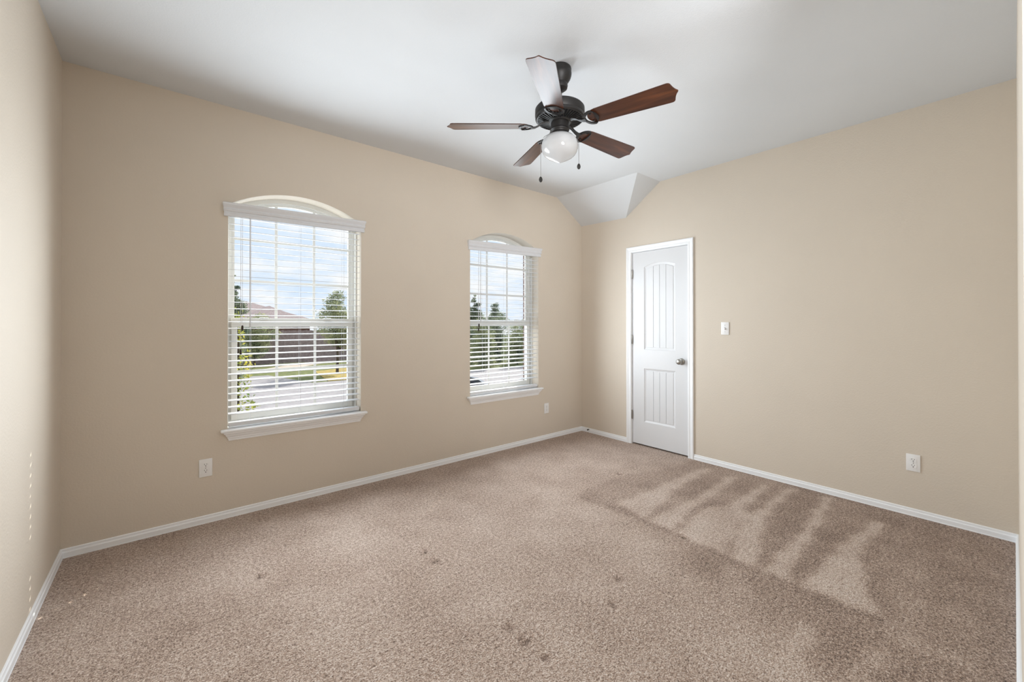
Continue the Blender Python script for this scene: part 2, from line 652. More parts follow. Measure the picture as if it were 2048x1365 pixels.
    for lo, hi in (((-LA, NOOK_Y), (NOOK_X, -LB)), ((0.0, -1.85), (0.70, -0.25))):
        n0 = len(verts)
        verts += [[lo[0], lo[1], 0], [hi[0], lo[1], 0], [hi[0], hi[1], 0], [lo[0], hi[1], 0]]
        quads.append([n0, n0 + 1, n0 + 2, n0 + 3])
        naps += [0.4] * 4
    me = bpy.data.meshes.new('floor')
    me.from_pydata(verts, [], quads)
    a = me.attributes.new('nap', 'FLOAT', 'POINT')
    a.data.foreach_set('value', naps)
    me.materials.append(CARPET)
    for p in me.polygons:
        p.use_smooth = True
    o = bpy.data.objects.new('floor', me)
    COL.objects.link(o)
    o['kind'] = 'structure'


build_carpet()

# ------------------------------------------------------------------ baseboards
BB = [(-0.01, 0.0), (-0.01, 0.0125), (0.004, 0.0125), (0.006, 0.011), (0.030, 0.011), (0.034, 0.0075), (0.040, 0.0065), (0.046, 0.007), (0.0495, 0.004), (0.050, 0.0)]


def baseboard(name, segs):
    bm = bmesh.new()
    for path, mit in segs:
        sweep(bm, BB, path, mit)
    return finish(name, bm, TRIM, kind='structure')


baseboard('baseboard_back', [(((-LA, 0), (0, 0), (0, -1)), (True, True))])
baseboard('baseboard_right', [(((0, 0), (0, -0.648), (-1, 0)), (True, False)), (((0, -1.397), (0, -LB), (-1, 0)), (False, True))])
baseboard('baseboard_left', [(((-LA, 0), (-LA, NOOK_Y), (1, 0)), (True, True))])
baseboard('baseboard_front', [(((NOOK_X, -LB), (0, -LB), (0, 1)), (False, True)), (((NOOK_X, -LB - 0.12), (NOOK_X, NOOK_Y), (-1, 0)), (False, True))])
baseboard('baseboard_entry', [(((-LA, NOOK_Y), (NOOK_X, NOOK_Y), (0, 1)), (True, True))])


# ------------------------------------------------------------------ windows
def make_window(idx, w):
    x0, x1 = w['x0'], w['x1']
    xc = (x0 + x1) / 2
    o = (xc, 0.0, Z_SILL)
    r = root('window_%d' % idx, o, kind='structure')

    def frame_ring(name, d0, d1, y0, y1, m=VINYL, z0=Z_SILL):
        bm = bmesh.new()
        A, B = arch(w, d0, z0), arch(w, d1, z0)
        vl = ring_loft(bm, [[(x, y0, z) for x, z in A], [(x, y0, z) for x, z in B], [(x, y1, z) for x, z in B], [(x, y1, z) for x, z in A]])
        n = len(A)
        for i in range(n):
            j = (i + 1) % n
            bm.faces.new([vl[3][i], vl[3][j], vl[0][j], vl[0][i]])
        return finish(name, bm, m, r, o)
    fr = frame_ring('window_frame', -0.003, 0.030, 0.135, 0.197)
    # stop bead stepping down to the glass
    bm = bmesh.new()
    for d0, d1, y0, y1 in ((0.028, 0.036, 0.142, 0.190), (0.034, 0.052, 0.152, 0.178)):
        A, B = arch(w, d0), arch(w, d1)
        vl = ring_loft(bm, [[(x, y0, z) for x, z in A], [(x, y0, z) for x, z in B], [(x, y1, z) for x, z in B], [(x, y1, z) for x, z in A]])
        n = len(A)
        for i in range(n):
            j = (i + 1) % n
            bm.faces.new([vl[3][i], vl[3][j], vl[0][j], vl[0][i]])
    finish('upper_sash', bm, VINYL, r, o)
    # upper glazing: pane + muntins
    zm0, zm1 = 1.268, 1.330
    up = [p for p in arch(w, 0.050)]
    up = [(up[0][0], zm0), (up[1][0], zm0)] + up[2:]
    bm = bmesh.new()
    bm.faces.new([bm.verts.new((x, 0.166, z)) for x, z in up])
    finish('upper_pane', bm, GLASS, r, o)
    gx0, gx1 = x0 + 0.05, x1 - 0.05
    th = [(gx0 + (gx1 - gx0) / 3), (gx0 + 2 * (gx1 - gx0) / 3)]
    zc = APEX - ARC_R
    bm = bmesh.new()
    for x in th:
        top = zc + math.sqrt((ARC_R - 0.045) ** 2 - (x - xc) ** 2)
        box(bm, (x - 0.0095, 0.158, zm0), (x + 0.0095, 0.164, top), 0.002, 1)
    for z in (1.597, 1.893):
        box(bm, (gx0 - 0.004, 0.1585, z - 0.0095), (gx1 + 0.004, 0.1635, z + 0.0095), 0.002, 1)
    finish('upper_muntins', bm, VINYL, r, o)
    # lower sash (slides in front of the upper one)
    lx0, lx1, lz0 = x0 + 0.030, x1 - 0.030, Z_SILL + 0.028
    bm = bmesh.new()
    ya, yb = 0.118, 0.146
    box(bm, (lx0, ya, lz0), (lx0 + 0.036, yb, zm1), 0.003)
    box(bm, (lx1 - 0.036, ya, lz0), (lx1, yb, zm1), 0.003)
    box(bm, (lx0 + 0.034, ya + 0.002, lz0 + 0.001), (lx1 - 0.034, yb - 0.002, lz0 + 0.045), 0.003)
    box(bm, (lx0 - 0.001, ya - 0.006, zm0), (lx1 + 0.001, yb + 0.001, zm1 + 0.001), 0.004)
    box(bm, (lx0, ya - 0.014, zm0 + 0.024), (lx1, ya, zm0 + 0.034), 0.003)
    finish('lower_sash', bm, VINYL, r, o)
    bm = bmesh.new()
    bm.faces.new([bm.verts.new(p) for p in ((lx0 + 0.03, 0.133, lz0 + 0.04), (lx1 - 0.03, 0.133, lz0 + 0.04), (lx1 - 0.03, 0.133, zm0 + 0.005), (lx0 + 0.03, 0.133, zm0 + 0.005))])
    finish('lower_pane', bm, GLASS, r, o)
    bm = bmesh.new()
    for x in th:
        box(bm, (x - 0.0095, 0.126, lz0 + 0.04), (x + 0.0095, 0.131, zm0 + 0.004), 0.002, 1)
    box(bm, (lx0 + 0.032, 0.1265, 0.953 - 0.0095), (lx1 - 0.032, 0.1308, 0.953 + 0.0095), 0.002, 1)
    finish('lower_muntins', bm, VINYL, r, o)
    # side liner tracks of the lower half
    bm = bmesh.new()
    for xa, xb in ((x0 + 0.001, x0 + 0.012), (x1 - 0.012, x1 - 0.001)):
        box(bm, (xa, 0.098, Z_SILL), (xb, 0.136, 2.03), 0.002, 1)
    finish('side_track', bm, VINYL, r, o)
    for x in (xc - (x1 - x0) * 0.245, xc + (x1 - x0) * 0.245):
        bm = bmesh.new()
        box(bm, (x - 0.028, 0.098, zm1 - 0.012), (x + 0.028, 0.122, zm1 + 0.006), 0.004)
        box(bm, (x - 0.006, 0.090, zm1 - 0.004), (x + 0.022, 0.100, zm1 + 0.004), 0.002)
        finish('sash_lock', bm, VINYL, r, o)
    # stool and apron
    bm = bmesh.new()
    box(bm, (x0 + 0.001, -0.002, Z_SILL - 0.020), (x1 - 0.001, 0.16, Z_SILL))
    box(bm, (x0 - 0.040, -0.045, Z_SILL - 0.020), (x1 + 0.040, 0.0, Z_SILL), 0.008, 3)
    sill = finish('window_sill', bm, TRIM, r, o, smooth=40)
    bm = bmesh.new()
    levels(bm, x0 + 0.012, x1 - 0.012, [(Z_SILL - 0.020, 0.034, 0.034), (Z_SILL - 0.028, 0.034, 0.034), (Z_SILL - 0.034, 0.027, 0.027), (Z_SILL - 0.046, 0.021, 0.021),
                                    (Z_SILL - 0.056, 0.013, 0.013), (Z_SILL - 0.062, 0.013, 0.013), (Z_SILL - 0.066, 0.009, 0.009), (Z_SILL - 0.080, 0.006, 0.006)])
    finish('apron', bm, TRIM, r, o)
    return r


for i, w in enumerate(WINS):
    make_window(i + 1, w)


# ------------------------------------------------------------------ blinds
def make_blind(w, label, slope, z_first, cords, ladders, wand_x, wand_end, tassel_z):
    x0, x1 = w['x0'] + 0.007, w['x1'] - 0.009
    xc = (x0 + x1) / 2
    o = (xc, 0.0, 2.10)
    r = root('window_blind', o, label=label, category='blind', group='white slatted window blinds')

    def tilt(ob, s):
        for v_ in ob.data.vertices:
            v_.co.z += v_.co.x * s
    # valance with a stepped crown profile
    bm = bmesh.new()
    levels(bm, w['x0'] - 0.020, w['x1'] + 0.018, [(2.016, 0.012, 0.002), (2.018, 0.0165, 0.003), (2.034, 0.018, 0.004), (2.038, 0.014, 0.002), (2.046, 0.014, 0.002), (2.052, 0.022, 0.006),
                                                 (2.062, 0.025, 0.008), (2.066, 0.020, 0.006), (2.072, 0.021, 0.006), (2.092, 0.032, 0.011), (2.101, 0.033, 0.012), (2.106, 0.028, 0.010)])
    tilt(finish('valance', bm, BLIND, r, o), slope)
    bm = bmesh.new()
    box(bm, (x0, 0.004, 2.040), (x1, 0.056, 2.082), 0.003)
    finish('headrail', bm, BLIND, r, o, smooth=40)
    # slats
    pitch_, n = 0.0443, int((z_first - 0.665) / 0.0443) + 1
    tl = math.radians(5.5)
    hx = cords[0] - xc

    def slat_mesh(hole):
        bm = bmesh.new()
        hl = []
        if hole:
            hl = [[(hx - 0.0065, -0.011), (hx - 0.0065, 0.011), (hx + 0.0065, 0.011), (hx + 0.0065, -0.011)]]
        prism(bm, [(x0 - xc, -0.025), (x1 - xc, -0.025), (x1 - xc, 0.025), (x0 - xc, 0.025)], hl, lambda u, v_, d: (u, v_, d), -0.0013, 0.0013)
        bmesh.ops.recalc_face_normals(bm, faces=bm.faces)
        me = bpy.data.meshes.new('slat')
        bm.to_mesh(me)
        bm.free()
        me.materials.append(BLIND)
        return me
    plain, holed = slat_mesh(False), slat_mesh(True)
    zs = [z_first - pitch_ * k for k in range(n)]
    for k, z in enumerate(zs):
        s = bpy.data.objects.new('slat', holed if z < 1.64 else plain)
        COL.objects.link(s)
        s.parent = r
        s.location = (0, 0.030, z - 2.10)
        s.rotation_euler = (tl, 0.0008 * math.sin(k * 2.1), 0.0006 * math.sin(k * 1.3))
    bm = bmesh.new()
    box(bm, (x0, 0.005, 0.5985), (x1, 0.055, 0.626), 0.004)
    finish('bottom_rail', bm, BLIND, r, o, smooth=40)
    for lx in ladders:
        bm = bmesh.new()
        for y in (0.0035, 0.0565):
            tube(bm, [(lx, y, 2.04), (lx, y, 0.615)], 0.0009, 5)
        for z in zs:
            tube(bm, [(lx, 0.0035, z - 0.0025), (lx, 0.0565, z + 0.0025)], 0.0006, 4)
        finish('ladder_cord', bm, CORD, r, o)
    for cx_, tz in zip(cords[1:], tassel_z):
        bm = bmesh.new()
        tube(bm, [(cx_, -0.006, 2.03), (cx_, -0.004, tz + 0.02)], 0.0013, 6)
        c = finish('lift_cord', bm, CORD, r, o)
        bm = bmesh.new()
        lathe(bm, [(0, 0.017), (0.004, 0.017), (0.006, 0.012), (0.0072, -0.008), (0.0072, -0.014), (0.005, -0.017), (0, -0.017)], 12, (cx_, -0.008), 'Z', tz)
        finish('tassel', bm, TASSEL, c, o, smooth=40)
    bm = bmesh.new()
    lathe(bm, [(0, 0), (0.0035, 0.0), (0.0042, 0.02), (0.0036, 0.04), (0.0036, 2.03 - wand_end), (0, 2.03 - wand_end)], 8, (wand_x, -0.008), 'Z', wand_end)
    finish('tilt_wand', bm, CLEARP, r, o, smooth=40)
    return r


make_blind(WINS[0], 'white slatted blind on the larger, nearer window with two dark cord tassels', 0.018, 2.012,
           [-3.476, -3.4815, -3.472], [-3.420, -3.108, -2.800], -3.428, 1.262, (1.10, 1.262))
make_blind(WINS[1], 'white slatted blind on the smaller-looking window nearer the far corner', 0.026, 1.985,
           [-1.462, -1.524, -1.519], [-1.432, -1.160, -0.865], -1.500, 1.30, (1.235, 1.275))


# ------------------------------------------------------------------ door
def make_door():
    o = (0.0, (DY0 + DY1) / 2, 0.0)
    r = root('door_1', o, kind='structure')
    # casing
    prof = [(0.0, 0.0), (0.0, 0.010), (0.006, 0.012), (0.016, 0.0125), (0.022, 0.010), (0.030, 0.0115), (0.044, 0.0165), (0.053, 0.0165), (0.057, 0.013), (0.057, 0.0)]
    a, b_, t = DY0 + 0.001, DY1 - 0.001 + 0.006, DZ - 0.001
    bm = bmesh.new()
    rings = []
    for y, z, sy, sz in ((a, -0.005, 1, 0), (a, t, 1, 1), (b_, t, -1, 1), (b_, -0.005, -1, 0)):
        rings.append([bm.verts.new((-th, y + sy * u, z + sz * u)) for u, th in prof])
    for p, q in zip(rings, rings[1:]):
        for i in range(len(prof)):
            j = (i + 1) % len(prof)
            bm.faces.new([p[i], p[j], q[j], q[i]])
    bm.faces.new(rings[0])
    bm.faces.new(list(reversed(rings[-1])))
    finish('door_casing', bm, TRIM, r, o)
    # jamb lining
    bm = bmesh.new()
    box(bm, (0.0005, DY0 - 0.004, 0.0), (0.12, DY0 - 0.0002, DZ - 0.0002))
    box(bm, (0.0005, DY1 + 0.0002, 0.0), (0.12, DY1 + 0.004, DZ - 0.0002))
    box(bm, (0.0005, DY1, DZ - 0.004), (0.12, DY0, DZ - 0.0002))
    box(bm, (0.054, DY0 - 0.016, 0.0), (0.066, DY0 - 0.004, DZ))
    box(bm, (0.054, DY1 + 0.004, 0.0), (0.066, DY1 + 0.016, DZ))
    finish('door_jamb', bm, TRIM, r, o)
    # slab with two recessed plank panels
    ya, yb, za, zb = -0.7125, -1.3375, 0.014, 2.053
    X0, X1 = 0.010, 0.045
    p1 = dict(y0=-0.853, y1=-1.203, z0=1.018, z1=1.890, rise=0.034)
    p2 = dict(y0=-0.853, y1=-1.203, z0=0.254, z1=0.820, rise=0.0)

    def outline(p, d, n=14):
        y0, y1, z0, z1 = p['y0'] - d, p['y1'] + d, p['z0'] + d, p['z1'] - d
        pts = [(y0, z0), (y1, z0)]
        for i in range(n + 1):
            f = i / n
            y = y1 + (y0 - y1) * f
            pts.append((y, z1 + p['rise'] * (1 - (2 * f - 1) ** 2)))
        return pts

    def fnd(u, v_, d):
        return (d, u, v_)
    bm = bmesh.new()
    prism(bm, [(ya, za), (yb, za), (yb, zb), (ya, zb)], [list(reversed(outline(p, 0))) for p in (p1, p2)], fnd, X0, X1 - 0.012)
    for p in (p1, p2):
        ring_loft(bm, [[(X0, y, z) for y, z in outline(p, 0.0)], [(X0 + 0.004, y, z) for y, z in outline(p, 0.003)], [(X0 + 0.0095, y, z) for y, z in outline(p, 0.017)],
                       [(X0 + 0.010, y, z) for y, z in outline(p, 0.024)], [(X0 + 0.0065, y, z) for y, z in outline(p, 0.027)]])
        # four planks separated by V grooves
        d = 0.027
        y0, y1 = p['y0'] - d, p['y1'] + d
        cuts = [0.0, 0.26, 0.50, 0.74, 1.0]
        for k in range(4):
            fa = cuts[k] + (0.007 if k else 0)
            fb = cuts[k + 1] - (0.007 if k < 3 else 0)

            def top(f):
                return p['z1'] - d + p['rise'] * (1 - (2 * (1 - f) - 1) ** 2)
            pts = [(y0 + (y1 - y0) * fa, p['z0'] + d), (y0 + (y1 - y0) * fb, p['z0'] + d)]
            for i in range(6):
                f = fb + (fa - fb) * i / 5
                pts.append((y0 + (y1 - y0) * f, top(f)))
            prism(bm, pts, [], fnd, X0 + 0.0065, X0 + 0.013)
    box(bm, (X0 + 0.0125, yb + 0.002, za + 0.002), (X1, ya - 0.002, zb - 0.002))
    finish('door_slab', bm, DOORW, r, o)
    # hinges
    for zc in (1.826, 1.122, 0.314):
        bm = bmesh.new()
        lathe(bm, [(0, -0.049), (0.005, -0.049), (0.008, -0.045), (0.008, 0.045), (0.004, 0.049), (0, 0.049)], 12, (0.003, -0.7105), 'Z', zc)
        box(bm, (0.003, -0.7118, zc - 0.044), (0.030, -0.7098, zc + 0.044))
        finish('hinge', bm, NICKEL, r, o, smooth=40)
    # knob
    bm = bmesh.new()
    c = (-1.268, 0.920)
    lathe(bm, [(0, X0), (0.033, X0), (0.033, X0 - 0.004), (0.029, X0 - 0.010), (0.016, X0 - 0.013), (0.0125, X0 - 0.02), (0.0125, X0 - 0.030), (0.018, X0 - 0.036), (0.0255, X0 - 0.044), (0.0275, X0 - 0.053),
               (0.0255, X0 - 0.062), (0.018, X0 - 0.068), (0.008, X0 - 0.070), (0, X0 - 0.070)], 32, c, 'X', 0.0)
    finish('door_knob', bm, NICKEL, r, o, smooth=50)


make_door()


# ------------------------------------------------------------------ outlets and switch
def plate_parts(r, fn, wd, ht, kind):
    """fn maps plate coordinates (across, up, out) to the room."""
    def mb(build, name, m, parent, smooth=40):
        bm = bmesh.new()
        build(bm)
        for v_ in bm.verts:
            v_.co = Vector(fn(*v_.co))
        return finish(name, bm, m, parent, smooth=smooth)
    mb(lambda b: box(b, (-wd / 2, -ht / 2, 0.0), (wd / 2, ht / 2, 0.0062), 0.0035, 3), 'cover_plate', PLASTIC, r)
    if kind == 'outlet':
        for s in (1, -1):
            def face(b, s=s):
                pts = []
                for i in range(28):
                    t = 2 * math.pi * i / 28
                    pts.append((max(-0.0165, min(0.0165, 0.0185 * math.cos(t))), s * 0.0195 + max(-0.0135, min(0.0135, 0.0165 * math.sin(t)))))
                prism(b, pts, [], lambda u, v_, d: (u, v_, d), 0.004, 0.0082)
            fo = mb(face, 'receptacle', PLASTIC, r)

            def slots(b, s=s):
                box(b, (-0.0075, s * 0.0195 + 0.001, 0.0075), (-0.0055, s * 0.0195 + 0.0095, 0.0086))
                box(b, (0.0050, s * 0.0195 + 0.002, 0.0075), (0.0070, s * 0.0195 + 0.0085, 0.0086))
                lathe(b, [(0, 0.0075), (0.0028, 0.0075), (0.0028, 0.0086), (0, 0.0086)], 12, (0, s * 0.0195 - 0.006))
            mb(slots, 'slots', SLOT, fo, None)
        mb(lambda b: lathe(b, [(0, 0.006), (0.003, 0.006), (0.003, 0.0075), (0.002, 0.0082), (0, 0.0082)], 14), 'screw', NICKEL, r)
    else:
        mb(lambda b: box(b, (-0.0052, -0.012, 0.005), (0.0052, 0.012, 0.0072), 0.001, 1), 'toggle_slot', SHADE, r)

        def tog(b):
            box(b, (-0.004, -0.006, 0.006), (0.004, 0.006, 0.018), 0.0015, 2)
            for v_ in b.verts:
                v_.co.y -= (v_.co.z - 0.006) * 0.55
        mb(tog, 'toggle', PLASTIC, r)
        for s in (1, -1):
            mb(lambda b: lathe(b, [(0, 0.006), (0.003, 0.006), (0.003, 0.0072), (0.002, 0.0078), (0, 0.0078)], 14, (0, s * 0.030)), 'screw', NICKEL, r)


def wall_plate(name, wall, pos, z, label, category, kind, group=None):
    if wall == 'back':
        loc = (pos, 0.0, z)
        fn = lambda a, u, out: (a, -out, u)
    else:
        loc = (0.0, pos, z)
        fn = lambda a, u, out: (-out, -a, u)
    r = root(name, loc, label=label, category=category)
    if group:
        r['group'] = group
    plate_parts(r, fn, 0.070, 0.1145, kind)
    return r


wall_plate('wall_outlet', 'back', -3.670, 0.357, 'white duplex outlet low on the window wall, left of the larger window', 'outlet', 'outlet', 'white duplex outlets')
wall_plate('wall_outlet', 'back', -0.596, 0.345, 'white duplex outlet below the right edge of the farther window, near the corner', 'outlet', 'outlet', 'white duplex outlets')
wall_plate('wall_outlet', 'right', -2.907, 0.356, 'white duplex outlet low on the door wall, far right of the door', 'outlet', 'outlet', 'white duplex outlets')
wall_plate('light_switch', 'right', -1.686, 1.248, 'white toggle light switch on the wall to the right of the door', 'light switch', 'switch')

# small dark peg left on the baseboard by the far corner
bm = bmesh.new()
lathe(bm, [(0, 0.0), (0.006, 0.0), (0.006, -0.004), (0.0035, -0.005), (0.0035, -0.018), (0.0075, -0.019), (0.0085, -0.024), (0.006, -0.029), (0, -0.030)], 16, (-0.118, 0.034), 'X', -0.0065)
finish('door_stop', bm, SLOT, None, (0.0, -0.118, 0.034), smooth=40, label='small dark door stop on the white baseboard beside the far corner', category='door stop')


# ------------------------------------------------------------------ ceiling fan
FX, FY = -2.151, -1.703


def make_fan():
    o = (FX, FY, H)
    r = root('ceiling_fan', o, label='five blade ceiling fan in dark bronze and walnut with a white globe light', category='ceiling fan')
    c = (FX, FY)

    def turn(name, prof, m, seg=56, smooth=35, parent=r):
        bm = bmesh.new()
        lathe(bm, prof, seg, c, 'Z', 0.0)
        return finish(name, bm, m, parent, o, smooth=smooth)
    turn('canopy', [(0, 2.7425), (0.060, 2.7425), (0.064, 2.738), (0.066, 2.730), (0.0655, 2.712), (0.067, 2.708), (0.066, 2.695), (0.060, 2.678), (0.050, 2.662), (0.043, 2.652), (0.044, 2.646), (0.0455, 2.638), (0.042, 2.624), (0.030, 2.614), (0.016, 2.610), (0, 2.610)], BRONZE)
    turn('downrod', [(0, 2.62), (0.0125, 2.62), (0.0125, 2.535), (0.024, 2.530), (0.026, 2.518), (0, 2.518)], BRONZE)
    turn('motor_housing', [(0, 2.526), (0.060, 2.525), (0.110, 2.521), (0.132, 2.514), (0.1395, 2.505), (0.140, 2.470), (0.1375, 2.466), (0.1385, 2.460), (0.1375, 2.452), (0.131, 2.446), (0.126, 2.4455), (0.122, 2.452), (0.060, 2.440), (0.060, 2.452), (0, 2.452)], BRONZE)
    turn('vent_recess', [(0.121, 2.4522), (0.124, 2.4505), (0.061, 2.4385), (0.061, 2.4415)], VENTDARK)
    # radial vent fins under the motor
    bm = bmesh.new()
    N = 44
    for i in range(N):
        t = 2 * math.pi * i / N
        ca, sa = math.cos(t), math.sin(t)

        def p(rr, s, z):
            return (FX + ca * rr - sa * s, FY + sa * rr + ca * s, z)
        q = []
        for rr, hw, zt in ((0.064, 0.0016, 2.4405), (0.126, 0.0032, 2.452)):
            q.append([bm.verts.new(p(rr, s, z)) for s, z in ((-hw, zt), (hw, zt), (hw, zt - 0.007), (-hw, zt - 0.007))])
        for k in range(4):
            j = (k + 1) % 4
            bm.faces.new([q[0][k], q[0][j], q[1][j], q[1][k]])
        bm.faces.new(q[0])
        bm.faces.new(list(reversed(q[1])))
    finish('vent_grille', bm, BRONZE, r, o)
    turn('hub', [(0, 2.452), (0.062, 2.452), (0.066, 2.444), (0.066, 2.434), (0.060, 2.428), (0, 2.428)], BRONZE)
    turn('switch_housing', [(0, 2.432), (0.046, 2.432), (0.050, 2.428), (0.050, 2.396), (0.053, 2.393), (0.0545, 2.388), (0.053, 2.384), (0.048, 2.380), (0.046, 2.374), (0.049, 2.370), (0.0505, 2.364), (0.050, 2.358), (0, 2.358)], BRONZE)
    bm = bmesh.new()
    for i in range(30):
        t = 2 * math.pi * i / 30
        bmesh.ops.create_icosphere(bm, subdivisions=1, radius=0.0048, matrix=Matrix.Translation((FX + 0.0515 * math.cos(t), FY + 0.0515 * math.sin(t), 2.3625)))
    finish('beaded_rim', bm, BRONZE, r, o, smooth=180)
    turn('globe_shade', [(0.044, 2.3585), (0.050, 2.357), (0.064, 2.3555), (0.080, 2.347), (0.093, 2.334), (0.1005, 2.317), (0.1035, 2.299), (0.1025, 2.281), (0.097, 2.264), (0.087, 2.249), (0.073, 2.237), (0.056, 2.2275), (0.038, 2.219), (0.022, 2.211), (0.010, 2.2055), (0.003, 2.2035), (0, 2.2033)], OPAL, 64, 60)
    # pull chains
    R = Vector((0.7706, -0.6373, 0))
    for s, zk in ((-1, 2.112), (1, 2.186)):
        b = Vector((FX, FY, 0)) + R * (0.108 * s)
        i0 = Vector((FX, FY, 0)) + R * (0.050 * s)
        bm = bmesh.new()
        m1 = Vector((FX, FY, 0)) + R * (0.088 * s)
        tube(bm, [(i0.x, i0.y, 2.374), (m1.x, m1.y, 2.352), (b.x, b.y, 2.322), (b.x, b.y, 2.29), (b.x, b.y, zk)], 0.0013, 6)
        ch = finish('pull_chain', bm, CHAIN, r, o)
        bm = bmesh.new()
        lathe(bm, [(0, 0.016), (0.004, 0.016), (0.008, 0.010), (0.0105, 0.001), (0.009, -0.008), (0.005, -0.014), (0, -0.015)], 16, (b.x, b.y), 'Z', zk - 0.004)
        finish('pull_knob', bm, SLOT, ch, o, smooth=60)
    # blade prototype, pointing along +x of its own frame
    half = [(0.172, 0.004), (0.176, 0.020), (0.186, 0.036), (0.200, 0.0465), (0.225, 0.0525), (0.30, 0.0555), (0.45, 0.0615), (0.585, 0.0665), (0.600, 0.0665), (0.609, 0.0635), (0.6145, 0.0560), (0.618, 0.0430), (0.623, 0.0280), (0.630, 0.0140), (0.6375, 0.0045)]
    out = [(x, -y) for x, y in half] + [(0.6395, 0.0)] + [(x, y) for x, y in reversed(half)]
    bm = bmesh.new()
    prism(bm, out, [], lambda u, v_, d: (u, v_, d), -0.0025, 0.0025)
    blade = finish('blade', bm, WOOD, r)
    # iron: curved arm and an open shield ring under the blade root
    bm = bmesh.new()
    arm = [(0.050, 0, 0.026), (0.078, 0, 0.024), (0.100, 0, 0.016), (0.120, 0, 0.002), (0.140, 0, -0.007), (0.162, 0, -0.009)]
    rings = []
    for k, (x, y, z) in enumerate(arm):
        hw = (0.013, 0.010, 0.008, 0.008, 0.010, 0.016)[k]
        th = 0.004
        rings.append([bm.verts.new((x, sy * hw, z + sz * th)) for sy, sz in ((-1, -1), (1, -1), (1, 1), (-1, 1))])
    for a, b in zip(rings, rings[1:]):
        for i in range(4):
            j = (i + 1) % 4
            bm.faces.new([a[i], a[j], b[j], b[i]])
    bm.faces.new(rings[0])
    bm.faces.new(list(reversed(rings[-1])))

    def shield(x_in, hw, x_out, n=30):
        pts = []
        for i in range(n + 1):
            t = math.pi / 2 + math.pi * i / n
            pts.append((x_in + 0.052 + (0.052) * math.cos(t) * 1.0, hw * math.sin(t)))
        for i in range(1, n):
            f = i / n
            y = -hw + 2 * hw * f
            pts.append((x_in + 0.052 + (x_out - x_in - 0.052) * math.sin(math.pi * f), y))
        return pts
    A = shield(0.150, 0.055, 0.234)
    B = shield(0.163, 0.044, 0.219)
    lps = []
    for pts, z in ((A, -0.0035), (A, -0.0095), (B, -0.0115), (B, -0.0035)):
        lps.append([(x, y, z) for x, y in pts])
    vl = ring_loft(bm, lps)
    n = len(A)
    for i in range(n):
        j = (i + 1) % n
        bm.faces.new([vl[3][i], vl[3][j], vl[0][j], vl[0][i]])
    iron = finish('blade_iron', bm, BRONZE, blade, smooth=40)
    bm = bmesh.new()
    for y in (-0.028, 0.028):
        lathe(bm, [(0, 0.006), (0.005, 0.006), (0.005, 0.0), (0.003, -0.002), (0, -0.002)], 10, (0.196, y), 'Z', -0.008)
    # (screw heads stay part of the iron)
    me2 = bpy.data.meshes.new('tmp')
    bm.to_mesh(me2)
    bm.free()
    bm = bmesh.new()
    bm.from_mesh(iron.data)
    bm.from_mesh(me2)
    bm.to_mesh(iron.data)
    bm.free()
    bpy.data.meshes.remove(me2)
    for k, ang in enumerate((140.0, 69.8, -2.1, -73.9, -144.0)):
        b = blade if k == 0 else copy_tree(blade, r)
        b.location = (0, 0, 2.412 - H)
        b.rotation_euler = (Matrix.Rotation(math.radians(ang), 4, 'Z') @ Matrix.Rotation(math.radians(-12.5), 4, 'X')).to_euler()


make_fan()

# ------------------------------------------------------------------ outside
G = -3.0
LAWN = mottled('dry_lawn', (0.30, 0.24, 0.09), (0.48, 0.36, 0.11), 3.0)
LAWN2 = mottled('green_lawn', (0.10, 0.13, 0.05), (0.22, 0.23, 0.09), 2.0)
ASPHALT = mottled('grey_street', (0.30, 0.285, 0.30), (0.38, 0.36, 0.375), 1.2)
CONCRETE = mottled('pale_concrete', (0.52, 0.44, 0.38), (0.62, 0.54, 0.48), 1.5)
ROOF = mottled('brown_roof_shingle', (0.30, 0.24, 0.24), (0.40, 0.33, 0.33), 6.0)
FENCEM = mottled('brown_fence_wood', (0.27, 0.21, 0.21), (0.38, 0.31, 0.31), 4.0)
BARK = mottled('bark', (0.06, 0.045, 0.035), (0.13, 0.10, 0.08), 9.0)


def leaf(name, c1, c2, scale):
    m = mottled(name, c1, c2, scale, 0.6)
    nt = m.node_tree
    b = nt.nodes['Principled BSDF']
    tl = nt.nodes.new('ShaderNodeBsdfTranslucent')
    src = b.inputs['Base Color'].links[0].from_socket
    nt.links.new(src, tl.inputs['Color'])
    mx = nt.nodes.new('ShaderNodeMixShader')
    mx.inputs['Fac'].default_value = 0.5
    nt.links.new(b.outputs[0], mx.inputs[1])
    nt.links.new(tl.outputs[0], mx.inputs[2])
    nt.links.new(mx.outputs[0], nt.nodes['Material Output'].inputs['Surface'])
    return m


LEAF_D = leaf('dark_green_leaf', (0.12, 0.17, 0.13), (0.40, 0.44, 0.30), 1.1)
LEAF_M = leaf('mid_green_leaf', (0.17, 0.22, 0.15), (0.55, 0.56, 0.33), 1.1)
LEAF_Y = leaf('yellow_green_leaf', (0.20, 0.30, 0.08), (0.75, 0.68, 0.12), 2.5)
CARW = simple('white_car_paint', (0.75, 0.76, 0.78), 0.2, 0.0, 1.0)
CARG = simple('car_glass', (0.02, 0.022, 0.026), 0.05)
TYRE = simple('tyre_rubber', (0.02, 0.02, 0.02), 0.8)
WALLB = mottled('far_house_brick', (0.14, 0.085, 0.07), (0.20, 0.125, 0.105), 5.0)
PALEW = simple('pale_fascia', (0.55, 0.52, 0.48), 0.6)


def ground(name, pts, z, m):
    bm = bmesh.new()
    prism(bm, pts, [], lambda u, v_, d: (u, v_, d), z - 0.1, z)
    finish(name, bm, m, kind='structure')


